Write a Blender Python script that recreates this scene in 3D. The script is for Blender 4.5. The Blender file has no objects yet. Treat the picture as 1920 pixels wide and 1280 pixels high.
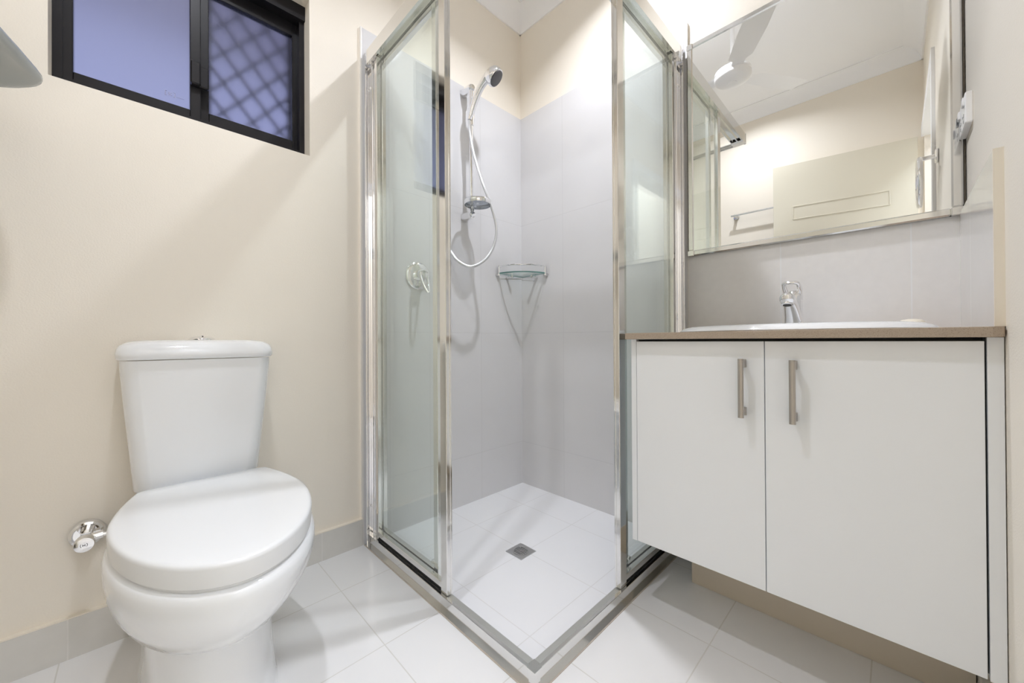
import bpy, bmesh, math, random
from mathutils import Vector, Matrix
random.seed(4)
S = bpy.context.scene
COL = S.collection
PI = math.pi

# ------------------------------------------------------------------ camera
f_px, yaw, pitch, roll, cyp = 709.93, 0.7918, 0.0041, -0.0055, 634.506
CAM = Vector((1.4683, -1.5273, 0.7966))
Fw = Vector((-math.sin(yaw)*math.cos(pitch), math.cos(yaw)*math.cos(pitch), math.sin(pitch)))
Rt = Vector((math.cos(yaw), math.sin(yaw), 0)); Up = Rt.cross(Fw)
R2 = Rt*math.cos(roll) + Up*math.sin(roll); U2 = -Rt*math.sin(roll) + Up*math.cos(roll)
cd = bpy.data.cameras.new('camera'); co = bpy.data.objects.new('camera', cd); COL.objects.link(co)
M = Matrix.Identity(4)
for i in range(3):
    M[i][0] = R2[i]; M[i][1] = U2[i]; M[i][2] = -Fw[i]; M[i][3] = CAM[i]
co.matrix_world = M
cd.sensor_width = 36.0; cd.lens = f_px/1920*36.0; cd.shift_y = (cyp-640)/1920
cd.clip_start = 0.01
S.camera = co

# ------------------------------------------------------------------ light and exposure
S.view_settings.view_transform = 'Standard'; S.view_settings.look = 'None'
S.view_settings.gamma = 1.0; S.view_settings.use_curve_mapping = False
S.view_settings.exposure = 0.12
S.cycles.max_bounces = 18; S.cycles.diffuse_bounces = 14; S.cycles.glossy_bounces = 8
S.cycles.transmission_bounces = 10; S.cycles.transparent_max_bounces = 24
S.cycles.caustics_reflective = False; S.cycles.caustics_refractive = False
S.cycles.sample_clamp_indirect = 6.0
S.cycles.use_denoising = True

W = bpy.data.worlds.new('dusk'); S.world = W; W.use_nodes = True
wn = W.node_tree.nodes; wl = W.node_tree.links
bgn = wn['Background']; bgn.inputs['Strength'].default_value = 1.0
wtc = wn.new('ShaderNodeTexCoord'); wsep = wn.new('ShaderNodeSeparateXYZ'); wr = wn.new('ShaderNodeValToRGB')
wl.new(wtc.outputs['Generated'], wsep.inputs[0]); wl.new(wsep.outputs['Z'], wr.inputs[0]); wl.new(wr.outputs[0], bgn.inputs['Color'])
wr.color_ramp.elements[0].position = 0.0; wr.color_ramp.elements[0].color = (0.40, 0.455, 0.80, 1)
wr.color_ramp.elements[1].position = 0.65; wr.color_ramp.elements[1].color = (0.28, 0.295, 0.47, 1)

LAMP1 = (0.69, -0.43); LAMP2 = (0.72, -1.46)
LAMP_POWER = (10.3, 8.0); HALL_POWER = 16.0
LAMP_COL = (0.89, 0.92, 1.0); HALL_COL = (0.80, 0.88, 1.0)

# ------------------------------------------------------------------ helpers
def new_mat(name):
    m = bpy.data.materials.new(name); m.use_nodes = True
    return m, m.node_tree.nodes, m.node_tree.links, m.node_tree.nodes['Principled BSDF']
def mat(name, col, rough=0.5, metal=0.0, bump=0.0, bscale=300.0, coat=0.0, var=0.0, vscale=8.0, spec=0.5):
    m, n, l, b = new_mat(name)
    b.inputs['Base Color'].default_value = (*col, 1); b.inputs['Roughness'].default_value = rough
    b.inputs['Metallic'].default_value = metal; b.inputs['Coat Weight'].default_value = coat
    b.inputs['Coat Roughness'].default_value = 0.04; b.inputs['Specular IOR Level'].default_value = spec
    tc = n.new('ShaderNodeTexCoord')
    if var:
        nz = n.new('ShaderNodeTexNoise'); nz.inputs['Scale'].default_value = vscale; nz.inputs['Detail'].default_value = 4
        mx = n.new('ShaderNodeMix'); mx.data_type = 'RGBA'
        mx.inputs['A'].default_value = (*[c*(1-var) for c in col], 1); mx.inputs['B'].default_value = (*[min(1, c*(1+var)) for c in col], 1)
        l.new(tc.outputs['Object'], nz.inputs['Vector']); l.new(nz.outputs['Fac'], mx.inputs['Factor']); l.new(mx.outputs['Result'], b.inputs['Base Color'])
    if bump:
        nz = n.new('ShaderNodeTexNoise'); nz.inputs['Scale'].default_value = bscale; nz.inputs['Detail'].default_value = 3
        bp = n.new('ShaderNodeBump'); bp.inputs['Strength'].default_value = bump; bp.inputs['Distance'].default_value = 0.002
        l.new(tc.outputs['Object'], nz.inputs['Vector']); l.new(nz.outputs['Fac'], bp.inputs['Height']); l.new(bp.outputs['Normal'], b.inputs['Normal'])
    return m
def tile_mat(name, col, grout, axes, sizes, offs, gw=0.003, rough=0.15, var=0.03, mottle=6.0, spec=0.5):
    """flat tiles with grout lines on a world-aligned grid"""
    m, n, l, b = new_mat(name)
    b.inputs['Roughness'].default_value = rough; b.inputs['Specular IOR Level'].default_value = spec
    tc = n.new('ShaderNodeTexCoord'); sp = n.new('ShaderNodeSeparateXYZ'); l.new(tc.outputs['Object'], sp.inputs[0])
    masks = []
    for a, s, o in zip(axes, sizes, offs):
        sub = n.new('ShaderNodeMath'); sub.operation = 'SUBTRACT'; l.new(sp.outputs[a], sub.inputs[0]); sub.inputs[1].default_value = o
        pp = n.new('ShaderNodeMath'); pp.operation = 'PINGPONG'; l.new(sub.outputs[0], pp.inputs[0]); pp.inputs[1].default_value = s/2
        mr = n.new('ShaderNodeMapRange'); mr.interpolation_type = 'SMOOTHSTEP'
        mr.inputs['From Min'].default_value = gw*0.35; mr.inputs['From Max'].default_value = gw*0.65
        l.new(pp.outputs[0], mr.inputs['Value']); masks.append(mr.outputs['Result'])
    if len(masks) == 2:
        mm = n.new('ShaderNodeMath'); mm.operation = 'MULTIPLY'; l.new(masks[0], mm.inputs[0]); l.new(masks[1], mm.inputs[1]); mask = mm.outputs[0]
    else: mask = masks[0]
    nz = n.new('ShaderNodeTexNoise'); nz.inputs['Scale'].default_value = mottle; nz.inputs['Detail'].default_value = 5
    l.new(tc.outputs['Object'], nz.inputs['Vector'])
    mv = n.new('ShaderNodeMix'); mv.data_type = 'RGBA'; l.new(nz.outputs['Fac'], mv.inputs['Factor'])
    mv.inputs['A'].default_value = (*[c*(1-var) for c in col], 1); mv.inputs['B'].default_value = (*[min(1, c*(1+var)) for c in col], 1)
    mx = n.new('ShaderNodeMix'); mx.data_type = 'RGBA'; mx.inputs['A'].default_value = (*grout, 1)
    l.new(mask, mx.inputs['Factor']); l.new(mv.outputs['Result'], mx.inputs['B']); l.new(mx.outputs['Result'], b.inputs['Base Color'])
    bp = n.new('ShaderNodeBump'); bp.inputs['Strength'].default_value = 0.25; bp.inputs['Distance'].default_value = 0.001
    l.new(mask, bp.inputs['Height']); l.new(bp.outputs['Normal'], b.inputs['Normal'])
    return m
def glass_mat(name, tint, rough=0.0, refl=1.0):
    m = bpy.data.materials.new(name); m.use_nodes = True; n = m.node_tree.nodes; l = m.node_tree.links; n.clear()
    out = n.new('ShaderNodeOutputMaterial'); mix = n.new('ShaderNodeMixShader')
    tr = n.new('ShaderNodeBsdfTransparent'); gl = n.new('ShaderNodeBsdfGlossy'); fr = n.new('ShaderNodeLayerWeight')
    tr.inputs[0].default_value = (*tint, 1); gl.inputs['Roughness'].default_value = rough; gl.inputs['Color'].default_value = (0.95, 0.98, 0.97, 1)
    fr.inputs['Blend'].default_value = 0.5                         # Schlick reflectance on both faces of the slab
    pw = n.new('ShaderNodeMath'); pw.operation = 'POWER'; pw.inputs[1].default_value = 5.0
    ml = n.new('ShaderNodeMath'); ml.operation = 'MULTIPLY_ADD'; ml.inputs[1].default_value = 0.96*refl; ml.inputs[2].default_value = 0.038*refl
    l.new(fr.outputs['Facing'], pw.inputs[0]); l.new(pw.outputs[0], ml.inputs[0]); l.new(ml.outputs[0], mix.inputs[0]); l.new(tr.outputs[0], mix.inputs[1]); l.new(gl.outputs[0], mix.inputs[2]); l.new(mix.outputs[0], out.inputs[0])
    return m

def B(): return bmesh.new()
def box(bm, a, b, bev=0.0, seg=1, mi=0):
    t = bmesh.new()
    lo = [min(a[i], b[i]) for i in range(3)]; hi = [max(a[i], b[i]) for i in range(3)]
    vs = [t.verts.new((x, y, z)) for x in (lo[0], hi[0]) for y in (lo[1], hi[1]) for z in (lo[2], hi[2])]
    for q in ((0, 1, 3, 2), (4, 6, 7, 5), (0, 4, 5, 1), (2, 3, 7, 6), (0, 2, 6, 4), (1, 5, 7, 3)):
        t.faces.new([vs[i] for i in q]).material_index = mi
    if bev:
        bmesh.ops.bevel(t, geom=list(t.edges), offset=bev, segments=seg, profile=0.5, affect='EDGES')
    merge(bm, t)
def merge(bm, t, mtx=None):
    mp = {}
    for v in t.verts: mp[v] = bm.verts.new(mtx @ v.co if mtx else v.co)
    for fc in t.faces:
        try:
            nf = bm.faces.new([mp[v] for v in fc.verts]); nf.material_index = fc.material_index; nf.smooth = fc.smooth
        except ValueError: pass
    t.free()
def frame_of(d):
    d = Vector(d).normalized(); up = Vector((0, 0, 1)) if abs(d.z) < 0.95 else Vector((1, 0, 0))
    a = d.cross(up).normalized(); return a, a.cross(d).normalized(), d
def tube(bm, pts, r, seg=12, caps=True, closed=False, sx=1.0, sy=1.0):
    """tube along a polyline; r is one radius or one per point"""
    pts = [Vector(p) for p in pts]; n = len(pts); rs = r if isinstance(r, (list, tuple)) else [r]*n
    rings = []; prev = None
    for i, p in enumerate(pts):
        if closed: d = (pts[(i+1) % n]-pts[i-1]).normalized()
        else: d = ((pts[min(i+1, n-1)]-p).normalized()+(p-pts[max(i-1, 0)]).normalized()).normalized()
        if prev is None: a, b, _ = frame_of(d)
        else:
            a = (prev - d*prev.dot(d)).normalized(); b = a.cross(d) * -1
            b = d.cross(a)
        prev = a; b = d.cross(a)
        rings.append([bm.verts.new(p + (a*math.cos(2*PI*k/seg)*sx + b*math.sin(2*PI*k/seg)*sy)*rs[i]) for k in range(seg)])
    m = n if closed else n-1
    for i in range(m):
        A, Bv = rings[i], rings[(i+1) % n]
        for k in range(seg):
            fc = bm.faces.new((A[k], A[(k+1) % seg], Bv[(k+1) % seg], Bv[k])); fc.smooth = True
    if caps and not closed:
        bm.faces.new(rings[0][::-1]); bm.faces.new(rings[-1])
def smooth_path(pts, n=8):
    """Catmull-Rom through the points"""
    P = [Vector(p) for p in pts]; P = [P[0]*2-P[1]] + P + [P[-1]*2-P[-2]]; out = []
    for i in range(1, len(P)-2):
        for k in range(n):
            t = k/n; a, b, c, d = P[i-1], P[i], P[i+1], P[i+2]
            out.append(0.5*((2*b)+(c-a)*t+(2*a-5*b+4*c-d)*t*t+(3*b-a-3*c+d)*t**3))
    out.append(P[-2]); return out
def lathe(bm, prof, o=(0, 0, 0), d=(0, 0, 1), seg=32, cap0=True, cap1=True, sy=1.0):
    """profile of (radius, height) pairs turned about the axis d through o"""
    a, b, d = frame_of(d); o = Vector(o); rings = []
    for r, h in prof:
        rings.append([bm.verts.new(o+d*h+(a*math.cos(2*PI*k/seg)+b*math.sin(2*PI*k/seg)*sy)*r) for k in range(seg)])
    for i in range(len(rings)-1):
        for k in range(seg):
            fc = bm.faces.new((rings[i][k], rings[i][(k+1) % seg], rings[i+1][(k+1) % seg], rings[i+1][k])); fc.smooth = True
    if cap0: bm.faces.new(rings[0][::-1])
    if cap1: bm.faces.new(rings[-1])
def loft(bm, rings, cap0=True, cap1=True, smooth=True):
    R = [[bm.verts.new(p) for p in r] for r in rings]; n = len(R[0])
    for i in range(len(R)-1):
        for k in range(n):
            fc = bm.faces.new((R[i][k], R[i][(k+1) % n], R[i+1][(k+1) % n], R[i+1][k])); fc.smooth = smooth
    if cap0: bm.faces.new(R[0][::-1])
    if cap1: bm.faces.new(R[-1])
def prism(bm, poly, h0, h1, axis='z', mi=0, side_mi=None):
    def P(u, v, h): return {'z': (u, v, h), 'y': (u, h, v), 'x': (h, u, v)}[axis]
    A = [bm.verts.new(P(u, v, h0)) for u, v in poly]; Bv = [bm.verts.new(P(u, v, h1)) for u, v in poly]
    n = len(poly)
    bm.faces.new(A[::-1]).material_index = mi; bm.faces.new(Bv).material_index = mi
    for k in range(n):
        bm.faces.new((A[k], A[(k+1) % n], Bv[(k+1) % n], Bv[k])).material_index = mi if side_mi is None else side_mi
def finish(name, bm, mats, parent=None, sharp=35):
    bmesh.ops.recalc_face_normals(bm, faces=bm.faces)
    me = bpy.data.meshes.new(name); bm.to_mesh(me); bm.free()
    for m in (mats if isinstance(mats, (list, tuple)) else [mats]): me.materials.append(m)
    for p in me.polygons: p.use_smooth = True
    me.set_sharp_from_angle(angle=math.radians(sharp))
    o = bpy.data.objects.new(name, me); COL.objects.link(o)
    if parent is not None:
        o.parent = parent; o.matrix_parent_inverse = Matrix.Translation(parent.location).inverted()
    return o
def struct(name, bm, mats, parent=None):
    o = finish(name, bm, mats, parent)
    if parent is None: o['kind'] = 'structure'
    return o
def tag(o, label, cat, group=None):
    o['label'] = label; o['category'] = cat
    if group: o['group'] = group
    return o
def thing(name, label, cat, loc, group=None):
    o = bpy.data.objects.new(name, None); COL.objects.link(o); o.location = loc; o.empty_display_size = 0.05
    return tag(o, label, cat, group)

# ------------------------------------------------------------------ materials
paint = mat('cream_wall_paint', (0.855, 0.80, 0.71), 0.55, bump=0.25, bscale=260, spec=0.35)
white_paint = mat('white_ceiling_paint', (0.91, 0.91, 0.915), 0.7)
reveal_paint = mat('reveal_paint', (0.80, 0.77, 0.71), 0.6)
door_paint = mat('door_paint', (0.70, 0.66, 0.55), 0.4)
T_H = 2.031
floor_tile = tile_mat('white_floor_tile', (0.79, 0.785, 0.785), (0.67, 0.655, 0.625), ('X', 'Y'), (0.3, 0.3), (0.222, -0.168), 0.0028, 0.10, 0.025)
shower_floor_tile = tile_mat('shower_floor_tile', (0.80, 0.80, 0.815), (0.71, 0.70, 0.695), ('X', 'Y'), (0.29, 0.29), (0.193, -0.20), 0.0026, 0.2, 0.02)
tile_l = tile_mat('grey_tile_left', (0.70, 0.695, 0.705), (0.635, 0.63, 0.635), ('Y', 'Z'), (0.3, 0.6), (-0.296, 0.2325), 0.0024, 0.10, 0.03)
tile_b = tile_mat('grey_tile_back', (0.70, 0.69, 0.695), (0.635, 0.625, 0.63), ('X', 'Z'), (0.3, 0.6), (0.290, 0.2325), 0.0024, 0.10, 0.03)
tile_splash = tile_mat('splashback_tile', (0.83, 0.815, 0.81), (0.87, 0.875, 0.89), ('X',), (0.3,), (0.3005,), 0.003, 0.12, 0.04, 40)
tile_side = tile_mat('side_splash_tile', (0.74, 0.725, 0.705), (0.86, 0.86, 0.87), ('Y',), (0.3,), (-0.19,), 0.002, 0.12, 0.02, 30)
skirt_tile = tile_mat('skirting_tile', (0.66, 0.645, 0.61), (0.72, 0.70, 0.67), ('Y',), (0.6,), (-0.454,), 0.003, 0.25, 0.04, 30)
skirt_x = tile_mat('skirting_tile_x', (0.66, 0.645, 0.61), (0.72, 0.70, 0.67), ('X',), (0.6,), (0.2,), 0.003, 0.25, 0.04, 30)
kick_mat = mat('kickboard', (0.62, 0.55, 0.45), 0.4)
tile_edge = mat('tile_edge_trim', (0.82, 0.76, 0.66), 0.4)
grout_white = mat('white_edge_trim', (0.80, 0.78, 0.75), 0.4)
chrome = mat('chrome', (0.88, 0.88, 0.89), 0.045, 1.0)
satin = mat('bright_anodised_aluminium', (0.80, 0.795, 0.78), 0.10, 1.0)
track_metal = mat('track_aluminium', (0.66, 0.665, 0.63), 0.35, 1.0)
brushed = mat('brushed_steel', (0.50, 0.465, 0.425), 0.33, 1.0)
steel = mat('stainless_grate', (0.62, 0.62, 0.63), 0.30, 1.0)
ceramic = mat('white_ceramic', (0.85, 0.865, 0.885), 0.07, 0.0, coat=0.4)
seat_plastic = mat('white_seat_plastic', (0.78, 0.79, 0.80), 0.22)
laminate = mat('white_laminate', (0.86, 0.88, 0.905), 0.38, bump=0.04, bscale=200)
white_plastic = mat('white_plastic', (0.92, 0.92, 0.93), 0.3)
grey_plastic = mat('pale_grey_plastic', (0.40, 0.43, 0.43), 0.25)
cream_soap = mat('cream_soap', (0.84, 0.78, 0.66), 0.45)
black_alu = mat('black_aluminium', (0.011, 0.010, 0.012), 0.36, spec=0.3)
rubber = mat('black_rubber', (0.012, 0.012, 0.012), 0.6)
dark_gap = mat('gap_shade_dark_parts', (0.035, 0.034, 0.032), 0.7)  # near-black for painted gap shade and small dark parts
face_grey = mat('spray_face_grey', (0.10, 0.10, 0.105), 0.45, bump=0.9, bscale=420)
hose_mat = mat('silver_hose', (0.72, 0.73, 0.75), 0.28, 0.6)
mirror_glass = mat('mirror_silver', (0.955, 0.965, 0.955), 0.0, 1.0)
shower_glass = glass_mat('shower_glass', (0.966, 0.982, 0.974))
shelf_glass = glass_mat('shelf_glass', (0.95, 0.98, 0.97))
glass_edge = mat('green_glass_edge', (0.10, 0.22, 0.20), 0.1)
pale_edge = mat('pale_glass_edge', (0.52, 0.66, 0.62), 0.12)
acrylic = glass_mat('clear_acrylic', (0.62, 0.64, 0.67))
grille_mat = mat('grille_grey', (0.09, 0.09, 0.13), 0.5)
stamp_mat = mat('etched_stamp_grey', (0.42, 0.42, 0.60), 0.6)
sealant_mat = mat('stained_sealant', (0.50, 0.44, 0.37), 0.7, var=0.25, vscale=30)
brick_mat = mat('neighbour_wall', (0.45, 0.40, 0.38), 0.9)
def stone():
    m, n, l, b = new_mat('tan_stone'); b.inputs['Roughness'].default_value = 0.3
    tc = n.new('ShaderNodeTexCoord'); v = n.new('ShaderNodeTexNoise'); v.inputs['Scale'].default_value = 620; v.inputs['Detail'].default_value = 2
    r = n.new('ShaderNodeValToRGB'); l.new(tc.outputs['Object'], v.inputs['Vector']); l.new(v.outputs['Fac'], r.inputs[0]); l.new(r.outputs[0], b.inputs['Base Color'])
    e = r.color_ramp.elements; e[0].position = 0.30; e[0].color = (0.26, 0.20, 0.15, 1); e[1].position = 0.42; e[1].color = (0.40, 0.325, 0.255, 1)
    x = e.new(0.70); x.color = (0.43, 0.35, 0.275, 1); y = e.new(0.78); y.color = (0.50, 0.42, 0.34, 1)
    return m
stone_mat = stone()
def frosted():
    m, n, l, b = new_mat('frosted_window_glass')
    b.inputs['Base Color'].default_value = (0.93, 0.94, 0.97, 1); b.inputs['Roughness'].default_value = 0.46
    b.inputs['Transmission Weight'].default_value = 1.0; b.inputs['IOR'].default_value = 1.25
    return m
frost = frosted()
def emit(name, col, s):
    m = bpy.data.materials.new(name); m.use_nodes = True; n = m.node_tree.nodes; l = m.node_tree.links; n.clear()
    o = n.new('ShaderNodeOutputMaterial'); e = n.new('ShaderNodeEmission'); e.inputs[0].default_value = (*col, 1); e.inputs[1].default_value = s
    l.new(e.outputs[0], o.inputs[0]); return m
lamp_glow = emit('lamp_glow', LAMP_COL, 12.0)

# ------------------------------------------------------------------ the room
RX, FY, CZ = 1.60, -1.945, 2.602        # right wall, front wall, ceiling
PX, PY = -0.012, 0.012                  # painted faces behind the tiles
DY0, DY1, DZ = -1.93, -1.07, 2.05       # doorway in the right wall
WY0, WY1, WZ0, WZ1 = -1.687, -1.086, 1.465, 2.032   # window opening
bm = B(); box(bm, (-0.3, -2.3, -0.1), (3.2, 0.2, 0)); struct('floor', bm, floor_tile)
bm = B(); box(bm, (0, -0.885, 0.0), (0.885, 0, 0.0012)); struct('shower_floor', bm, shower_floor_tile)
bm = B(); box(bm, (-0.3, -2.3, CZ), (3.2, 0.2, CZ+0.1)); struct('ceiling', bm, white_paint)
bm = B()
box(bm, (-0.2, -2.1, 0), (PX, WY0, CZ)); box(bm, (-0.2, WY1, 0), (PX, 0.1, CZ))
box(bm, (-0.2, WY0, 0), (PX, WY1, WZ0)); box(bm, (-0.2, WY0, WZ1), (PX, WY1, CZ))
struct('wall_left', bm, paint)
bm = B(); box(bm, (-0.2, PY, 0), (3.0, 0.13, CZ)); struct('wall_back', bm, paint)
bm = B()
box(bm, (RX, DY1, 0), (RX+0.1, PY, CZ)); box(bm, (RX, DY0, DZ), (RX+0.1, DY1, CZ)); box(bm, (RX, -2.1, 0), (RX+0.1, DY0, CZ))
struct('wall_right', bm, paint)
bm = B(); box(bm, (-0.2, FY-0.12, 0), (3.0, FY, CZ)); struct('wall_front', bm, paint)
bm = B(); box(bm, (2.75, -2.1, 0), (2.85, 0.1, CZ)); box(bm, (RX+0.1, -2.1, 0), (2.75, -2.0, CZ)); struct('wall_hall', bm, white_paint)
# door frame
bm = B()
box(bm, (RX-0.012, DY1-0.015, 0), (RX+0.112, DY1+0.045, DZ+0.045)); box(bm, (RX-0.012, DY0-0.008, DZ-0.015), (RX+0.112, DY1-0.015, DZ+0.045))
struct('trim_1', bm, white_paint)
# cove cornice, one length per wall
def cove(p0, p1, inn):
    p0, p1, inn = Vector(p0), Vector(p1), Vector(inn); w = 0.088
    prof = [(0, -w), (0.006, -w)] + [(w - (w-0.008)*math.cos(t*PI/2/8), -w + (w-0.008)*math.sin(t*PI/2/8)) for t in range(9)] + [(w, -0.002), (w, 0.02), (0, 0.02)]
    b = B(); rings = []
    for p in (p0, p1): rings.append([p + inn*u + Vector((0, 0, CZ+v)) for u, v in prof])
    loft(b, rings, smooth=False); return b
struct('trim_2', cove((PX, FY, 0), (PX, PY, 0), (1, 0, 0)), white_paint)
struct('trim_3', cove((PX, PY, 0), (RX, PY, 0), (0, -1, 0)), white_paint)
struct('trim_4', cove((RX, FY, 0), (RX, PY, 0), (-1, 0, 0)), white_paint)
struct('trim_5', cove((PX, FY, 0), (RX, FY, 0), (0, 1, 0)), white_paint)
# shower tiling, splashbacks, tile edges
bm = B(); box(bm, (PX, -0.899, 0), (0, 0, T_H)); struct('wall_shower_left', bm, tile_l)
bm = B(); box(bm, (0, 0, 0), (0.899, PY, T_H)); struct('wall_shower_back', bm, tile_b)
bm = B(); box(bm, (PX, -0.905, 0), (0.0005, -0.899, T_H+0.003)); struct('trim_6', bm, grout_white)
bm = B(); box(bm, (0.899, -0.0005, 0), (0.905, PY, T_H+0.003)); struct('trim_7', bm, grout_white)
bm = B(); box(bm, (0.905, 0, 0.80), (RX, PY, 1.125)); struct('wall_splashback', bm, tile_splash)
bm = B(); box(bm, (1.5885, -0.478, 0.8155), (RX, 0, 1.121)); struct('wall_side_splash', bm, tile_side)
bm = B(); box(bm, (1.5880, -0.4795, 0.8155), (RX, -0.4775, 1.1215)); struct('trim_8', bm, tile_edge)
# skirting tiles
bm = B(); box(bm, (PX, FY, 0), (0.004, -0.905, 0.1005)); box(bm, (PX, FY, 0.1005), (0.003, -0.905, 0.1035), mi=1); struct('baseboard_left', bm, [skirt_tile, tile_edge])
bm = B(); box(bm, (0.905, 0.0, 0), (1.60, PY, 0.10)); struct('baseboard_back', bm, skirt_x)
bm = B(); box(bm, (1.588, -1.07, 0), (RX, 0.0, 0.10)); struct('baseboard_right', bm, skirt_tile)
bm = B(); box(bm, (0.004, FY, 0), (RX, FY+0.012, 0.10)); struct('baseboard_front', bm, skirt_x)

# ------------------------------------------------------------------ window in the left wall
FX = -0.072                                  # room face of the window frame
bm = B()
box(bm, (FX-0.06, WY0, WZ0), (FX, WY0+0.018, WZ1)); box(bm, (FX-0.06, WY1-0.017, WZ0), (FX, WY1, WZ1))
box(bm, (FX-0.06, WY0, WZ0), (FX-0.002, WY1, WZ0+0.036)); box(bm, (FX-0.06, WY0, WZ1-0.052), (FX+0.012, WY1, WZ1))
win = struct('window_1', bm, black_alu)
def sash(name, y0, y1, x0, x1, z0, z1, wl_, wr_, wt):
    b = B()
    box(b, (x0, y0, z0), (x1, y0+wl_, z1), 0.0015); box(b, (x0, y1-wr_, z0), (x1, y1, z1), 0.0015)
    box(b, (x0, y0+wl_, z0), (x1, y1-wr_, z0+wt), 0.0015); box(b, (x0, y0+wl_, z1-wt), (x1, y1-wr_, z1), 0.0015)
    o = finish(name, b, black_alu, win)
    g = B(); xm = (x0+x1)/2; box(g, (xm-0.002, y0+wl_-0.003, z0+wt-0.003), (xm+0.002, y1-wr_+0.003, z1-wt+0.003)); finish('glass_pane', g, frost, o)
    return o
sash('window_sash', WY0+0.016, -1.385, FX-0.030, FX-0.004, WZ0+0.024, WZ1-0.045, 0.020, 0.026, 0.034)
sash('window_sash', -1.398, WY1-0.014, FX-0.056, FX-0.032, WZ0+0.026, WZ1-0.045, 0.036, 0.018, 0.052)
bm = B()
box(bm, (FX-0.006, -1.412, 1.600), (FX+0.016, -1.386, 1.672), 0.004); box(bm, (FX-0.004, -1.392, 1.598), (FX+0.010, -1.366, 1.664), 0.003)
finish('latch', bm, black_alu, win)
bm = B(); sx_ = FX-0.0145
def stroke(y0, z0, y1, z1, r=0.0009): tube(bm, [(sx_, y0, z0), (sx_, y1, z1)], r, 5)
y_, z_ = -1.468, 1.549
stroke(y_, z_, y_, z_+0.013); stroke(y_, z_+0.013, y_+0.004, z_+0.013); stroke(y_, z_, y_+0.004, z_); stroke(y_+0.022, z_, y_+0.022, z_+0.013); stroke(y_+0.018, z_+0.013, y_+0.022, z_+0.013); stroke(y_+0.018, z_, y_+0.022, z_)
tube(bm, [(sx_, y_+0.0105, z_+0.010), (sx_, y_+0.007, z_+0.010), (sx_, y_+0.007, z_+0.0065), (sx_, y_+0.0105, z_+0.0065), (sx_, y_+0.0105, z_+0.003), (sx_, y_+0.007, z_+0.003)], 0.0008, 5)
tube(bm, [(sx_, y_+0.016, z_+0.010), (sx_, y_+0.0125, z_+0.010), (sx_, y_+0.0125, z_+0.003), (sx_, y_+0.016, z_+0.003)], 0.0008, 5)
stroke(y_+0.026, z_+0.003, y_+0.044, z_+0.003, 0.0006)
finish('etched_stamp', bm, stamp_mat, win)
# diamond security grille outside the right sash
bm = B(); gx = -0.195
gy0, gy1, gz0, gz1 = -1.36, -1.10, 1.45, 2.05
def clipseg(p, d):
    ts = []
    t0, t1 = -10, 10
    for c, dd, lo, hi in ((p[0], d[0], gy0, gy1), (p[1], d[1], gz0, gz1)):
        a, b = (lo-c)/dd, (hi-c)/dd
        t0, t1 = max(t0, min(a, b)), min(t1, max(a, b))
    return (t0, t1) if t1 > t0+1e-3 else None
for sgn in (1, -1):
    for k in range(-12, 16):
        p = (gy0 + 0.004 + k*0.087, gz0); d = (0.42*sgn, 0.5)
        s = clipseg(p, d)
        if s: tube(bm, [(gx, p[0]+d[0]*s[0], p[1]+d[1]*s[0]), (gx, p[0]+d[0]*s[1], p[1]+d[1]*s[1])], 0.0052, 6)
box(bm, (gx-0.008, gy0-0.02, gz0-0.02), (gx+0.008, gy0+0.012, gz1+0.02)); box(bm, (gx-0.008, gy1-0.012, gz0-0.02), (gx+0.008, gy1+0.02, gz1+0.02))
box(bm, (gx-0.008, gy0, gz0-0.02), (gx+0.008, gy1, gz0+0.01)); box(bm, (gx-0.008, gy0, gz1), (gx+0.008, gy1, gz1+0.02))
finish('security_grille', bm, grille_mat, win)
bm = B(); box(bm, (gx+0.028, gy0, gz0), (gx+0.030, gy1, gz1)); finish('fly_screen', bm, glass_mat('fly_screen_mesh', (0.93, 0.93, 0.96), 0.6, 0.3), win)
# outside: the eave over the window
bm = B(); box(bm, (-1.30, -3.2, 2.45), (-0.2, 0.6, 2.55)); struct('eave', bm, brick_mat)

# ------------------------------------------------------------------ door, open against the front wall
hinge = Vector((1.572, -1.925, 0)); free = Vector((0.848, -1.80, 0))
dv = (free-hinge).normalized(); nrm = Vector((-dv.y, dv.x, 0))
if nrm.y < 0: nrm = -nrm
bm = B(); t = B(); Ld = (free-hinge).length
box(t, (0, -0.035, 0.012), (Ld, 0, 2.04), 0.001)
def ridge(u0, u1, z0, z1):
    for a, b in (((u0, z0), (u1, z0)), ((u1, z0), (u1, z1)), ((u1, z1), (u0, z1)), ((u0, z1), (u0, z0))):
        tube(t, [(a[0], 0, a[1]), (b[0], 0, b[1])], 0.0042, 8)
for z0, z1 in ((1.645, 1.735), (1.02, 1.50), (0.20, 0.92)): ridge(0.125, Ld-0.115, z0, z1)
mtx = Matrix(((dv.x, nrm.x, 0, hinge.x), (dv.y, nrm.y, 0, hinge.y), (0, 0, 1, 0), (0, 0, 0, 1)))
merge(bm, t, mtx); dr = struct('door_1', bm, door_paint)
hp = mtx @ Vector((Ld-0.06, 0, 1.0)); bm = B(); lathe(bm, [(0.026, 0), (0.026, 0.006), (0.010, 0.008), (0.010, 0.045)], hp, nrm, 20)
tube(bm, [hp+nrm*0.042, hp+nrm*0.042-dv*0.11], 0.009, 10); finish('lever_handle', bm, chrome, dr)

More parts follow.
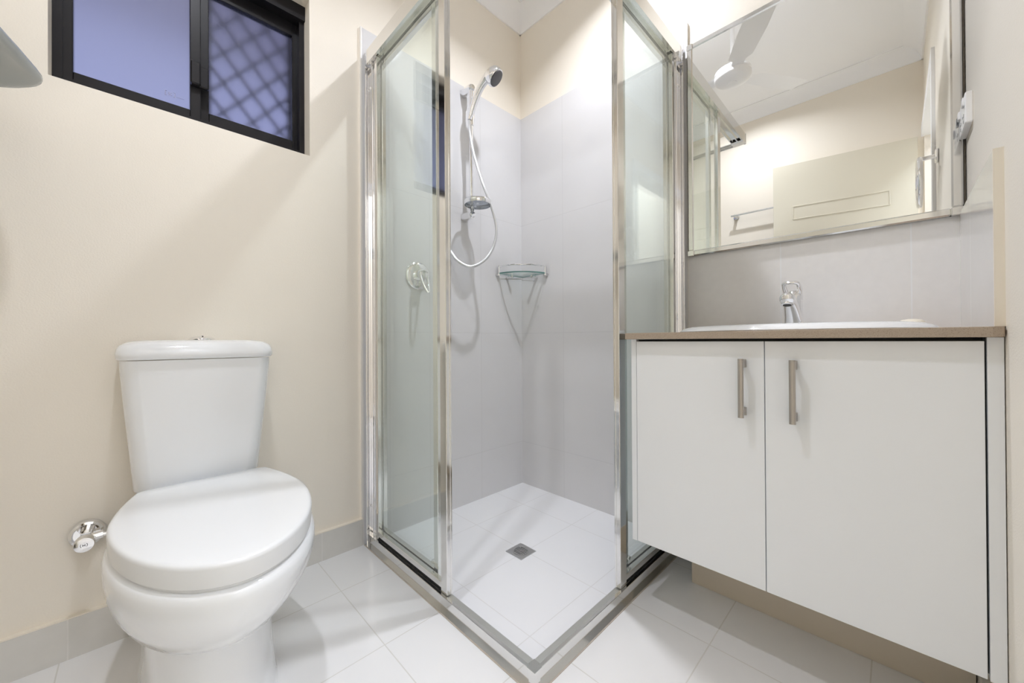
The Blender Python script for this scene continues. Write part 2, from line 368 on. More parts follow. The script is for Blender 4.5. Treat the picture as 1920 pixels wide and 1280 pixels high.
# ------------------------------------------------------------------ ceiling lights, added hall fill and fan
for (lx, ly), spread, nm, pw in ((LAMP1, 130, 'round white recessed downlight in the ceiling over the shower', LAMP_POWER[0]), (LAMP2, 150, 'round white recessed downlight in the ceiling near the toilet', LAMP_POWER[1])):
    d = thing('downlight', nm, 'ceiling light', (lx, ly, CZ), 'recessed ceiling downlights')
    bm = B(); lathe(bm, [(0.055, 0), (0.055, -0.004), (0.050, -0.007), (0.042, -0.005), (0.042, 0)], (lx, ly, CZ), seg=32, cap0=False, cap1=False); finish('trim_ring', bm, white_plastic, d)
    bm = B(); lathe(bm, [(0.0415, 0), (0.0415, -0.002)], (lx, ly, CZ), seg=32); finish('diffuser', bm, lamp_glow, d)
    ld = bpy.data.lights.new('downlight_lamp', 'AREA'); ld.shape = 'DISK'; ld.size = 0.06; ld.energy = pw; ld.color = LAMP_COL; ld.spread = math.radians(spread)
    lo = bpy.data.objects.new('downlight_lamp', ld); COL.objects.link(lo); lo.parent = d; lo.location = (0, 0, -0.012)
hl = bpy.data.lights.new('hall_fill', 'AREA'); hl.shape = 'DISK'; hl.size = 0.5; hl.energy = HALL_POWER; hl.color = HALL_COL  # unseen light added in the hall to brighten the room through the doorway
ho = bpy.data.objects.new('hall_fill', hl); COL.objects.link(ho); ho.location = (2.2, -1.35, CZ-0.03)

FC = Vector((0.845, -0.84, 2.245))
fan = thing('ceiling_fan', 'white three bladed ceiling fan seen in the mirror', 'fan', (FC.x, FC.y, CZ))
bm = B(); lathe(bm, [(0.0, -0.034), (0.035, -0.033), (0.062, -0.029), (0.084, -0.016), (0.0905, -0.004), (0.0905, 0.004), (0.084, 0.010), (0.0905, 0.016), (0.088, 0.028), (0.07, 0.040), (0.03, 0.046)], FC, seg=48, cap0=False); finish('motor_housing', bm, white_plastic, fan)
bm = B(); lathe(bm, [(0.022, -0.037), (0.022, -0.030)], FC, seg=24); finish('centre_cap', bm, white_plastic, fan)
bm = B(); lathe(bm, [(0.011, 0.04), (0.011, CZ-FC.z-0.03)], FC, seg=16); finish('downrod', bm, white_plastic, fan)
bm = B(); lathe(bm, [(0.03, CZ-FC.z-0.07), (0.05, CZ-FC.z-0.03), (0.058, CZ-FC.z)], FC, seg=24); finish('canopy', bm, white_plastic, fan)
bm = B(); tube(bm, smooth_path([FC+Vector((0.02, 0.03, CZ-FC.z-0.06)), FC+Vector((0.05, 0.06, CZ-FC.z-0.09)), FC+Vector((0.07, 0.07, CZ-FC.z-0.05))], 6), 0.003, 6); finish('cable_hook', bm, rubber, fan)
for ang in (60, -57, 181):
    a = math.radians(ang); u = Vector((math.cos(a), math.sin(a), 0)); v = Vector((-u.y, u.x, 0))
    bm = B(); rings = []
    for s, w in ((0.07, 0.030), (0.115, 0.033), (0.135, 0.058), (0.30, 0.066), (0.42, 0.062), (0.448, 0.052)):
        c = FC + u*s + Vector((0, 0, 0.012)); tl = -0.16
        tv = v*math.cos(tl) + Vector((0, 0, math.sin(tl)))
        cam_ = Vector((0, 0, 0.006))
        rings.append([c+tv*w, c+cam_+tv*w*0.3, c+cam_-tv*w*0.3, c-tv*w, c+cam_-tv*w*0.3-Vector((0, 0, 0.004)), c+cam_+tv*w*0.3-Vector((0, 0, 0.004))])
    loft(bm, rings); finish('blade', bm, white_plastic, fan)

# ------------------------------------------------------------------ shower screen
U0 = 0.889; RT = 0.043; HB, HT = 1.876, 1.930
scr = thing('shower_screen', 'chrome framed corner shower screen with clear glass panels', 'shower screen', (0.45, -0.45, 0.001))
class Run:
    """one side: s along the run from the wall, u outwards from the shower corner, z up"""
    def __init__(self, side): self.side = side
    def pt(self, s, u, z): return (s, -u, z) if self.side == 'l' else (u, -s, z)
    def box(self, bm, s0, s1, u0, u1, z0, z1, bev=0.0, mi=0):
        a, b = self.pt(s0, u0, z0), self.pt(s1, u1, z1); box(bm, a, b, bev, 1, mi)
for side in 'lr':
    r = Run(side); e = U0
    bm = B()
    Lf = side == 'l'; m1 = e if Lf else e-0.006; m2 = e+0.0008 if Lf else e-0.009; m3 = e-0.006 if Lf else e-0.026; m4 = e+0.010 if Lf else e-0.004
    r.box(bm, 0.004, m1, e-0.006, e, 0.003, RT-0.006); r.box(bm, 0.004, m2, e-0.009, e+0.0008, RT-0.006, RT, 0.001)
    r.box(bm, 0.004, m3, e-0.026, e-0.006, 0.0013, RT-0.004); r.box(bm, 0.004, m4, e-0.004, e+0.010, 0.0005, 0.003)
    o = finish('sill', bm, satin, scr)
    bm = B(); r.box(bm, 0.004, e+0.0125 if Lf else e+0.010, e+0.010, e+0.0125, 0.0003, 0.0018); finish('sealant', bm, sealant_mat, o)
    bm = B(); r.box(bm, 0.03, e-0.009 if Lf else e-0.026, e-0.026, e-0.009, RT-0.006, RT-0.0015); finish('sill_track', bm, track_metal, o)
    bm = B()
    r.box(bm, 0.022, e+0.004 if Lf else e-0.003, e-0.003, e+0.004, HB, HT); r.box(bm, 0.022, e-0.003 if Lf else e-0.052, e-0.052, e-0.003, HT-0.006, HT-0.0005); r.box(bm, 0.022, e-0.05 if Lf else e-0.054, e-0.054, e-0.050, HB, HT-0.007)
    r.box(bm, 0.022, e-0.050 if Lf else e-0.054, e-0.050, e-0.003, HB+0.010, HT-0.0065); r.box(bm, 0.022, e-0.020 if Lf else e-0.05, e-0.026, e-0.020, HB+0.002, HB+0.010)
    finish('header', bm, satin, scr)
    # jamb channel against the wall
    bm = B()
    r.box(bm, 0.0008, 0.070, e-0.052, e-0.016, 0.0015, HB+0.009); r.box(bm, 0.0008, 0.010, e-0.016, e+0.003, 0.0015, HT, 0.001)
    r.box(bm, 0.034, 0.044, e-0.016, e-0.011, RT-0.004, HB+0.0088, 0.002)
    r.box(bm, 0.0008, 0.010, e-0.052, e-0.016, HB+0.009, HT)
    j = finish('jamb', bm, chrome, scr)
    for zz in (1.795, 0.145):
        bm = B(); lathe(bm, [(0.0055, 0), (0.0055, 0.0015), (0.0038, 0.0035), (0.0012, 0.0037)], r.pt(0.018, e-0.016, zz), (0, -1, 0) if side == 'l' else (1, 0, 0), 14); finish('screw', bm, chrome, j)
    # front fixed panel with end stile
    ST = (0.505, 0.537) if side == 'l' else (0.458, 0.494)
    pu = e-0.016
    bm = B(); r.box(bm, ST[0], ST[1], pu-0.009, pu+0.009, RT+0.001, HB+0.01, 0.0015)
    r.box(bm, ST[1]-0.002, ST[1]+0.0015, pu-0.010, pu-0.004, RT+0.001, HB+0.01, 0.0005)
    st = finish('fixed_panel', bm, satin, scr)
    bm = B(); r.box(bm, 0.072, ST[0]+0.004, pu-0.003, pu+0.003, RT+0.02, HB+0.008); 
    g = finish('glass', bm, [shower_glass], st)
    bm = B(); r.box(bm, 0.085, ST[0]-0.0005, pu-0.008, pu+0.008, RT+0.012, RT+0.030, 0.001); r.box(bm, 0.071, 0.088, pu-0.007, pu+0.008, RT+0.004, HB+0.004, 0.001)
    finish('panel_rail', bm, satin, st)
    bm = B(); r.box(bm, 0.072, ST[0]-0.002, pu-0.006, pu+0.004, RT-0.0012, RT+0.012); finish('seal', bm, rubber, st)
    # rear sliding door, slid open behind the fixed panel
    du = e-0.038
    s0, s1 = (0.432, 0.456) if side == 'l' else (0.405, 0.430)
    bm = B(); r.box(bm, s0, s1, du-0.008, du+0.008, RT+0.004, HB+0.006, 0.0015); r.box(bm, 0.072, 0.088, du-0.008, du+0.008, RT+0.004, HB+0.006, 0.0015)
    sd = finish('sliding_door', bm, satin, scr)
    bm = B(); r.box(bm, 0.088, s0, du-0.008, du+0.008, RT+0.008, RT+0.030, 0.001); finish('door_rail', bm, satin, sd)
    bm = B(); r.box(bm, 0.088, s0, du-0.008, du+0.008, HB-0.020, HB+0.006, 0.001); finish('door_rail', bm, satin, sd)
    bm = B(); r.box(bm, 0.086, s0+0.002, du-0.003, du+0.003, RT+0.028, HB-0.018); finish('glass', bm, [shower_glass], sd)
    bm = B(); lathe(bm, [(0.007, -0.010), (0.007, 0.010)], r.pt(s0-0.006, du, RT+0.048), (0, 1, 0) if side == 'l' else (1, 0, 0), 14); finish('roller', bm, chrome, sd)
# corner joiners
bm = B(); e = U0
def ell(a, b, o=0.0): return [(e-a, -e-o), (e+o, -e-o), (e+o, -e+a), (e-b, -e+a), (e-b, -e+b), (e-a, -e+b)]
prism(bm, ell(0.017, 0.012, 0.0022), 0.003, RT-0.0075); prism(bm, ell(0.022, 0.009, 0.0032), RT-0.0070, RT+0.0016)
prism(bm, [(e-0.028, -e+0.0095), (e-0.0095, -e+0.0095), (e-0.0095, -e+0.028), (e-0.0262, -e+0.028)], RT-0.005, RT-0.0003)
finish('corner_joiner', bm, satin, scr)
bm = B(); box(bm, (e-0.056, -e-0.002, HB-0.002), (e+0.006, -e+0.056, HB+0.002), 0.0008); box(bm, (e-0.004, -e-0.006, HB-0.002), (e+0.006, -e+0.004, HT+0.002), 0.001)
finish('corner_joiner', bm, chrome, scr)

# ------------------------------------------------------------------ shower fittings
ry = -0.40; rxp = 0.058
rail = thing('shower_rail', 'chrome shower slide rail with clear round soap dish on left tiled wall', 'shower rail', (0, ry, 1.39))
bm = B(); tube(bm, [(rxp, ry, 1.375), (rxp, ry, 2.008)], 0.0095, 16); finish('rail', bm, chrome, rail)
for z in (1.995, 1.392):
    bm = B(); rings = []
    for x, w, h in ((0.0, 0.0195, 0.021), (0.03, 0.0195, 0.020), (0.055, 0.018, 0.0175), (0.068, 0.016, 0.015), (0.074, 0.011, 0.010)):
        rings.append([(x, ry+math.cos(2*PI*k/20)*w, z+math.sin(2*PI*k/20)*h) for k in range(20)])
    loft(bm, rings); finish('wall_bracket', bm, chrome, rail)
bm = B(); tube(bm, [(rxp, ry, 1.845), (rxp, ry, 1.895)], [0.0165, 0.0165], 18); tube(bm, [(rxp+0.004, ry, 1.815), (rxp+0.002, ry, 1.846)], [0.010, 0.0155], 18); tube(bm, [(rxp, ry, 1.87), (rxp+0.020, ry-0.012, 1.872)], 0.013, 12)
finish('slider', bm, chrome, rail)
dc = Vector((0.122, -0.415, 1.422))
bm = B(); lathe(bm, [(0.006, 0.004), (0.045, 0.002), (0.056, 0.004), (0.060, 0.016), (0.0615, 0.016), (0.060, 0.0), (0.054, -0.004), (0.006, -0.004)], dc, seg=40, cap0=False, cap1=False); sdish = finish('soap_dish', bm, acrylic, rail)
bm = B(); tube(bm, [(rxp, ry, 1.418), (rxp, ry, 1.445)], 0.0145, 16); box(bm, (rxp, ry-0.014, 1.421), (rxp+0.026, ry+0.012, 1.434), 0.003); tube(bm, [(rxp+0.004, ry-0.002, 1.40), (rxp+0.004, ry-0.002, 1.422)], 0.012, 14); finish('dish_holder', bm, chrome, rail)
bm = B(); lathe(bm, [(0.0600, -0.0045), (0.0622, -0.001), (0.0625, 0.012), (0.0610, 0.0165), (0.0600, 0.0165)], dc, seg=40, cap0=False, cap1=False); finish('rim', bm, chrome, sdish)

hs = thing('hand_shower', 'chrome hand shower on a silver hose hanging over the slide rail', 'hand shower', (0.06, ry-0.01, 1.85))
hpath = smooth_path([(0.068, ry-0.012, 1.852), (0.083, ry-0.008, 1.893), (0.106, ry-0.004, 1.935), (0.136, ry, 1.968), (0.170, ry+0.006, 1.993), (0.196, ry+0.012, 2.000)], 6)
n = len(hpath); rr = []
for i in range(n):
    t = i/(n-1); rr.append(0.0130 + 0.0035*math.sin(t*PI) + 0.014*max(0, (t-0.55)/0.45)**1.6)
bm = B(); tube(bm, hpath, rr, 18); finish('handle', bm, chrome, hs)
hd = Vector((0.58, 0.40, -0.71)).normalized(); hc = Vector((0.199, ry+0.016, 1.992))
bm = B(); lathe(bm, [(0.006, -0.032), (0.020, -0.029), (0.033, -0.019), (0.0405, -0.005), (0.0425, 0.008), (0.0415, 0.017), (0.039, 0.021)], hc, hd, 36); finish('spray_head', bm, chrome, hs)
bm = B(); lathe(bm, [(0.035, 0.020), (0.035, 0.0235), (0.030, 0.0245), (0.012, 0.0255)], hc, hd, 36); finish('spray_face', bm, face_grey, hs)
bm = B(); tube(bm, [(0.068, ry-0.012, 1.862), (0.063, ry-0.014, 1.836)], [0.0125, 0.0105], 16); finish('hose_nut', bm, chrome, hs)
hose = smooth_path([(0.063, ry-0.014, 1.838), (0.062, -0.412, 1.79), (0.074, -0.405, 1.70), (0.100, -0.395, 1.60), (0.130, -0.388, 1.517), (0.158, -0.365, 1.42), (0.172, -0.345, 1.32), (0.170, -0.360, 1.235), (0.155, -0.400, 1.165), (0.130, -0.462, 1.128), (0.095, -0.505, 1.150), (0.055, -0.520, 1.20), (0.025, -0.522, 1.232), (0.012, -0.523, 1.243)], 8)
bm = B(); tube(bm, hose, 0.0068, 12); finish('hose', bm, hose_mat, hs)
bm = B(); lathe(bm, [(0.026, 0), (0.025, 0.006), (0.012, 0.009), (0.011, 0.02)], (0, -0.523, 1.245), (1, 0, 0), 24); finish('wall_outlet', bm, chrome, hs)

mx = thing('shower_mixer', 'round chrome shower mixer with loop lever behind the left glass', 'tap', (0, -0.655, 1.08))
bm = B(); lathe(bm, [(0.060, 0), (0.0595, 0.004), (0.055, 0.008), (0.045, 0.0095), (0.032, 0.012), (0.030, 0.012)], (0, -0.655, 1.08), (1, 0, 0), 48); finish('wall_plate', bm, chrome, mx)
bm = B(); lathe(bm, [(0.024, 0.008), (0.0235, 0.03), (0.022, 0.044), (0.017, 0.052), (0.008, 0.054)], (0, -0.655, 1.08), (1, 0, 0), 32); finish('body', bm, chrome, mx)
bm = B()
loop = smooth_path([(0.046, -0.673, 1.083), (0.052, -0.672, 1.065), (0.064, -0.668, 1.035), (0.078, -0.662, 1.008), (0.084, -0.655, 0.999), (0.078, -0.648, 1.008), (0.064, -0.642, 1.035), (0.052, -0.638, 1.065), (0.046, -0.637, 1.083)], 5)
tube(bm, loop, 0.0055, 10); tube(bm, [(0.044, -0.672, 1.088), (0.050, -0.655, 1.094), (0.044, -0.638, 1.088)], [0.008, 0.010, 0.008], 10); finish('lever', bm, chrome, mx)

sh = thing('corner_shelf', 'quarter round glass corner shelf with chrome gallery rail in shower corner', 'shelf', (0.05, -0.05, 1.14))
R = 0.186; arc = [(R*math.cos(t*PI/2/24), -R*math.sin(t*PI/2/24)) for t in range(25)]
arc = [(0.012+(x*0.93), -0.012+(y*0.93)) for x, y in arc]
bm = B(); prism(bm, [(0.004, -0.004)] + arc, 1.1425, 1.149, mi=0, side_mi=1)
for f_ in bm.faces:
    cm = f_.calc_center_median()
    if cm.x < 0.006 or cm.y > -0.006: f_.material_index = 2
finish('glass_shelf', bm, [shelf_glass, glass_edge, pale_edge], sh)
bm = B(); tube(bm, [(x*0.985, y*0.985, 1.183) for x, y in arc], 0.0042, 10); finish('gallery_rail', bm, chrome, sh)
for x, y in (arc[0], arc[-1]):
    bm = B(); tube(bm, [(x*0.985, y*0.985, 1.134), (x*0.985, y*0.985, 1.187)], 0.0052, 12); finish('rail_post', bm, chrome, sh)
    bm = B()
    if abs(y) < abs(x): tube(bm, [(x, y, 1.139), (x+0.006, 0, 1.139)], 0.006, 10)
    else: tube(bm, [(x, y, 1.139), (0, y-0.006, 1.139)], 0.006, 10)
    finish('wall_fixing', bm, chrome, sh)
for a, b in (((0.0, -0.115), (0.03, -0.105)), ((0.115, 0.0), (0.105, -0.03))):
    bm = B(); tube(bm, [(a[0], a[1], 1.134), (b[0], b[1], 1.134)], 0.0075, 12); tube(bm, [(b[0], b[1], 1.130), (b[0], b[1], 1.1418)], 0.009, 12); finish('bracket', bm, chrome, sh)

gr = thing('floor_drain', 'square stainless floor waste grate in the shower floor', 'drain', (0.472, -0.503, 0.0012))
gx, gy = 0.472, -0.503
bm = B()
q = 0.0405; sq = []
N = 48
for k in range(N):
    a = 2*PI*k/N; c, s = math.cos(a), math.sin(a); m_ = max(abs(c), abs(s)); sq.append((q*c/m_, q*s/m_))
ri = 0.030
V0 = [bm.verts.new((gx+x, gy+y, 0.0032)) for x, y in sq]; V1 = [bm.verts.new((gx+ri*math.cos(2*PI*k/N), gy+ri*math.sin(2*PI*k/N), 0.0032)) for k in range(N)]
V2 = [bm.verts.new((gx+x, gy+y, 0.0012)) for x, y in sq]
for k in range(N):
    j = (k+1) % N; bm.faces.new((V0[k], V0[j], V1[j], V1[k])); bm.faces.new((V2[k], V2[j], V0[j], V0[k]))
finish('surround', bm, steel, gr)
bm = B(); lathe(bm, [(0.0295, 0), (0.0295, 0.0035), (0.0255, 0.0035), (0.0255, 0)], (gx, gy, 0.0010), seg=40, cap0=False, cap1=False)
for k in range(-3, 4):
    w = 0.0074*k; hl_ = math.sqrt(max(0, 0.026**2-w*w)); box(bm, (gx-hl_, gy+w-0.0022, 0.0013), (gx+hl_, gy+w+0.0022, 0.0040))
finish('grate', bm, steel, gr)
bm = B(); lathe(bm, [(0.0255, 0), (0.0255, 0.0006)], (gx, gy, 0.0013), seg=40); finish('sump', bm, rubber, gr)

# ------------------------------------------------------------------ toilet
ty = -1.403
wc = thing('toilet', 'white close-coupled ceramic toilet with closed lid against left wall', 'toilet', (0.34, ty, 0))
def dshape(xb, xm, xf, hw, z, hb, n=44, p=2.2, cy=-1.403):
    """D outline: back edge at xb (half width hb), widest at xm (half width hw), rounded front tip at xf"""
    P = []
    for k in range(n+1):                          # front: +y side through the tip to -y side
        a = PI/2 - PI*k/n; c, s = math.cos(a), math.sin(a)
        P.append((xm+(xf-xm)*abs(c)**(2/p), hw*math.copysign(abs(s)**(2/p), s)))
    m = 10
    for k in range(1, m+1):                       # -y side back to the rear corner
        t = k/m; P.append((xm+(xb+0.009-xm)*t, -(hw+(hb-hw)*t**1.7)))
    P += [(xb+0.004, -hb+0.006), (xb, -hb+0.014)]
    for k in range(1, 6): P.append((xb, (-hb+0.014)*(1-2*k/6)))
    P += [(xb, hb-0.014), (xb+0.004, hb-0.006)]
    for k in range(m, 0, -1):
        t = k/m; P.append((xm+(xb+0.009-xm)*t, (hw+(hb-hw)*t**1.7)))
    return [(x, cy+y, z) for x, y in P]
bm = B()
loft(bm, [dshape(0.03, 0.24, 0.562, 0.128, 0.0, 0.115, p=2.4), dshape(0.03, 0.24, 0.553, 0.124, 0.02, 0.11, p=2.4), dshape(0.03, 0.24, 0.538, 0.119, 0.10, 0.105, p=2.4),
          dshape(0.03, 0.24, 0.532, 0.117, 0.180, 0.105, p=2.4), dshape(0.04, 0.24, 0.532, 0.117, 0.212, 0.105, p=2.3), dshape(0.04, 0.26, 0.545, 0.122, 0.220, 0.105, p=2.2), dshape(0.06, 0.29, 0.585, 0.140, 0.232, 0.110, p=2.05), dshape(0.08, 0.32, 0.628, 0.157, 0.253, 0.115, p=1.95),
          dshape(0.09, 0.34, 0.662, 0.171, 0.285, 0.12, p=1.9, cy=-1.401), dshape(0.09, 0.36, 0.684, 0.1795, 0.318, 0.125, p=1.9, cy=-1.398), dshape(0.07, 0.37, 0.6935, 0.183, 0.345, 0.13, p=1.9, cy=-1.396),
          dshape(0.05, 0.37, 0.6945, 0.183, 0.366, 0.135, p=1.9, cy=-1.396), dshape(0.045, 0.37, 0.6925, 0.1805, 0.375, 0.133, p=1.9, cy=-1.396), dshape(0.05, 0.37, 0.687, 0.175, 0.3812, 0.128, p=1.9, cy=-1.396), dshape(0.06, 0.37, 0.62, 0.12, 0.3822, 0.10, p=1.9, cy=-1.396)])
pan = finish('pan', bm, ceramic, wc, 60)
bm = B(); box(bm, (0.03, ty-0.115, 0.33), (0.175, ty+0.115, 0.412), 0.02, 4); finish('cistern_base', bm, ceramic, pan, 60)
Q = dict(p=1.9, cy=-1.396)
bm = B(); loft(bm, [dshape(0.17, 0.37, 0.680, 0.169, 0.3815, 0.130, **Q), dshape(0.17, 0.37, 0.682, 0.171, 0.388, 0.132, **Q)]); finish('seat', bm, seat_plastic, wc, 60)
bm = B(); loft(bm, [dshape(0.163, 0.37, 0.685, 0.172, 0.3885, 0.134, **Q), dshape(0.160, 0.37, 0.689, 0.1755, 0.391, 0.137, **Q), dshape(0.160, 0.37, 0.690, 0.1765, 0.422, 0.138, **Q), dshape(0.161, 0.37, 0.689, 0.1755, 0.4265, 0.137, **Q),
                dshape(0.163, 0.37, 0.685, 0.172, 0.4295, 0.134, **Q), dshape(0.166, 0.37, 0.679, 0.167, 0.4305, 0.131, **Q), dshape(0.20, 0.37, 0.63, 0.13, 0.4315, 0.11, **Q)]); finish('lid', bm, seat_plastic, wc, 50)
def rrect(xb, xf, hw, z, r, n=8):
    P = []
    for cx_, cy_, a0 in ((xf-r, hw-r, 0), (xb+0.012, hw-0.012, 90), (xb+0.012, -hw+0.012, 180), (xf-r, -hw+r, 270)):
        rr_ = r if cx_ > xb+0.02 else 0.012
        for k in range(n+1):
            a = math.radians(a0+90*k/n); P.append((cx_+rr_*math.cos(a), cy_+rr_*math.sin(a)))
    # gentle bow of the front face
    return [(x + (0.010*(1-(y/hw)**2) if x > (xb+xf)/2 else 0), ty+y, z) for x, y in P]
bm = B(); loft(bm, [rrect(0.008, 0.130, 0.128, 0.408, 0.035), rrect(0.006, 0.138, 0.134, 0.42, 0.035), rrect(0.004, 0.146, 0.140, 0.50, 0.035), rrect(0.002, 0.158, 0.150, 0.62, 0.035), rrect(0.001, 0.168, 0.158, 0.735, 0.035), rrect(0.001, 0.168, 0.158, 0.7505, 0.035)])
finish('cistern', bm, ceramic, wc, 60)
bm = B(); loft(bm, [rrect(0.001, 0.172, 0.161, 0.7525, 0.036), rrect(0.0, 0.176, 0.164, 0.756, 0.038), rrect(0.0, 0.177, 0.165, 0.768, 0.040), rrect(0.0, 0.174, 0.1635, 0.779, 0.042), rrect(0.002, 0.168, 0.159, 0.788, 0.045), rrect(0.005, 0.157, 0.149, 0.7955, 0.045), rrect(0.010, 0.143, 0.134, 0.8000, 0.045), rrect(0.02, 0.125, 0.110, 0.8018, 0.04), rrect(0.03, 0.10, 0.07, 0.8022, 0.03)])
finish('cistern_lid', bm, ceramic, wc, 60)
bm = B(); lathe(bm, [(0.0305, 0), (0.029, 0.0035), (0.022, 0.0085), (0.009, 0.0112)], (0.09, -1.399, 0.8018), seg=36); fb = finish('flush_button', bm, chrome, wc)
bm = B(); box(bm, (0.07, -1.4003, 0.8095), (0.11, -1.3977, 0.8132)); finish('button_split', bm, dark_gap, fb)

sv = thing('stop_valve', 'chrome stop valve with round wall plate beside the toilet', 'valve', (0, -1.622, 0.302))
bm = B(); lathe(bm, [(0.034, 0), (0.034, 0.006), (0.031, 0.012), (0.026, 0.014), (0.024, 0.010), (0.012, 0.009)], (PX, -1.622, 0.302), (1, 0, 0), 36); finish('wall_plate', bm, chrome, sv)
bm = B(); tube(bm, [(PX, -1.622, 0.302), (0.035, -1.622, 0.302)], 0.012, 16); lathe(bm, [(0.015, 0), (0.016, 0.006), (0.016, 0.018), (0.012, 0.022)], (0.024, -1.622, 0.302), (1, 0, 0), 6); finish('body', bm, chrome, sv)
bm = B(); lathe(bm, [(0.013, 0), (0.018, 0.004), (0.0185, 0.022), (0.017, 0.026), (0.008, 0.027)], (0.048, -1.622, 0.302), (1, 0, 0), 24); vh = finish('handle', bm, chrome, sv)
bm = B(); hx_, hy_, hz_ = 0.0751, -1.622, 0.302
for dy in (-0.0018, 0.0018): box(bm, (hx_-0.0006, hy_+dy-0.0005, hz_-0.0026), (hx_+0.0004, hy_+dy+0.0005, hz_+0.0026))
box(bm, (hx_-0.0006, hy_-0.0018, hz_-0.0005), (hx_+0.0004, hy_+0.0018, hz_+0.0005))
for sg in (-1, 1): tube(bm, [(hx_, hy_+sg*0.0058*math.cos(a_*PI/180), hz_+0.0058*math.sin(a_*PI/180)) for a_ in range(-42, 43, 12)], 0.0005, 5)
finish('cap_mark', bm, dark_gap, vh)
bm = B(); tube(bm, [(0.030, -1.618, 0.302), (0.030, -1.592, 0.304)], 0.010, 8); tube(bm, smooth_path([(0.030, -1.596, 0.304), (0.030, -1.575, 0.304), (0.031, -1.560, 0.315), (0.032, -1.556, 0.345)], 5), 0.0065, 10); finish('water_pipe', bm, chrome, sv)

# ------------------------------------------------------------------ vanity
van = thing('vanity_cabinet', 'white two door vanity cabinet with steel bar handles under the tan countertop', 'cabinet', (1.25, -0.24, 0))
dyf = -0.476
bm = B()
box(bm, (0.911, -0.474, 0.2), (0.9265, -0.002, 0.7965)); box(bm, (1.5802, -0.4755, 0.2), (1.5985, -0.005, 0.7968)); box(bm, (0.9265, -0.452, 0.2), (1.581, -0.002, 0.216)); box(bm, (0.9265, -0.02, 0.216), (1.581, -0.004, 0.7965))
car = finish('carcass', bm, laminate, van)
bm = B(); box(bm, (0.9265, -0.455, 0.72), (1.581, -0.450, 0.7965)); box(bm, (1.5765, -0.462, 0.205), (1.5812, -0.448, 0.7965)); box(bm, (0.9268, -0.457, 0.216), (0.930, -0.448, 0.7965)); finish('gap_shade', bm, dark_gap, van)  # dark strips standing in for the shade in the gaps round the doors
for x0, x1, hx in ((0.9285, 1.2496, 1.2085), (1.2515, 1.5772, 1.3085)):
    bm = B(); box(bm, (x0, dyf, 0.2015), (x1, dyf+0.018, 0.7905), 0.0006, 1); d = finish('door', bm, laminate, van)
    hz0, hz1 = 0.610, 0.748
    bm = B(); tube(bm, [(hx, dyf-0.031, hz0-0.001), (hx, dyf-0.031, hz1+0.001)], 0.0062, 20)
    for z0, z1 in ((hz0+0.004, hz0+0.018), (hz1-0.018, hz1-0.004)):
        loft(bm, [[(hx-0.0045, dyf+0.0005, z0-0.003), (hx+0.0045, dyf+0.0005, z0-0.003), (hx+0.0045, dyf+0.0005, z1+0.003), (hx-0.0045, dyf+0.0005, z1+0.003)], [(hx-0.004, dyf-0.030, z0+0.001), (hx+0.004, dyf-0.030, z0+0.001), (hx+0.004, dyf-0.030, z1-0.001), (hx-0.004, dyf-0.030, z1-0.001)]], smooth=False)
    finish('handle', bm, brushed, d)
bm = B(); box(bm, (0.994, -0.236, 0.0005), (1.586, -0.224, 0.1995)); box(bm, (0.994, -0.224, 0.0005), (1.006, -0.014, 0.1995)); finish('kickboard', bm, kick_mat, van)

bm = B(); cpoly = [(0.905, -0.5012), (1.584, -0.5012), (1.5945, -0.492), (1.5975, -0.492), (1.5975, -0.0015), (0.905, -0.0015)]
prism(bm, cpoly, 0.7972, 0.8152); bmesh.ops.bevel(bm, geom=[e_ for e_ in bm.edges], offset=0.0008, segments=1, affect='EDGES')
ct = tag(finish('countertop', bm, stone_mat), 'tan speckled stone countertop lying on the white vanity cabinet', 'countertop')

bs = thing('basin', 'white oval drop-in basin set in the tan countertop', 'basin', (1.262, -0.25, 0.8155))
def oval(a, b, z, cx_=1.262, cy_=-0.25, n=64, p=2.25):
    return [(cx_+a*math.copysign(abs(math.cos(t))**(2/p), math.cos(t)), cy_+b*math.copysign(abs(math.sin(t))**(2/p), math.sin(t)), z) for t in [2*PI*k/n for k in range(n)]]
bm = B()
loft(bm, [oval(0.262, 0.200, 0.8157), oval(0.276, 0.212, 0.8160), oval(0.2775, 0.2135, 0.8185), oval(0.272, 0.209, 0.8245), oval(0.256, 0.196, 0.8310), oval(0.238, 0.182, 0.8335), oval(0.215, 0.160, 0.8320), oval(0.200, 0.130, 0.824, cy_=-0.28), oval(0.185, 0.120, 0.8200, cy_=-0.28)], cap1=False)
rim = finish('rim', bm, ceramic, bs, 60)
bm = B(); loft(bm, [oval(0.188, 0.122, 0.8215, cy_=-0.28), oval(0.15, 0.095, 0.8185, cy_=-0.28), oval(0.03, 0.03, 0.8172, cy_=-0.28)], cap0=False); finish('bowl', bm, ceramic, bs, 60)
bm = B(); lathe(bm, [(0.022, 0), (0.022, 0.002), (0.016, 0.003)], (1.262, -0.28, 0.8172), seg=24); finish('plug_waste', bm, chrome, bs)

sp_ = B(); rings = []
for s, z in ((0.70, 0.8388), (1.0, 0.8405), (0.95, 0.8435), (0.72, 0.8475), (0.3, 0.8495)):
    rings.append([(1.495+0.023*s*math.cos(2*PI*k/28), -0.235+0.036*s*math.sin(2*PI*k/28), z-0.0085) for k in range(28)])
loft(sp_, rings); tag(finish('soap_bar', sp_, cream_soap), 'small flat cream oval soap on right end of the white basin rim', 'soap')

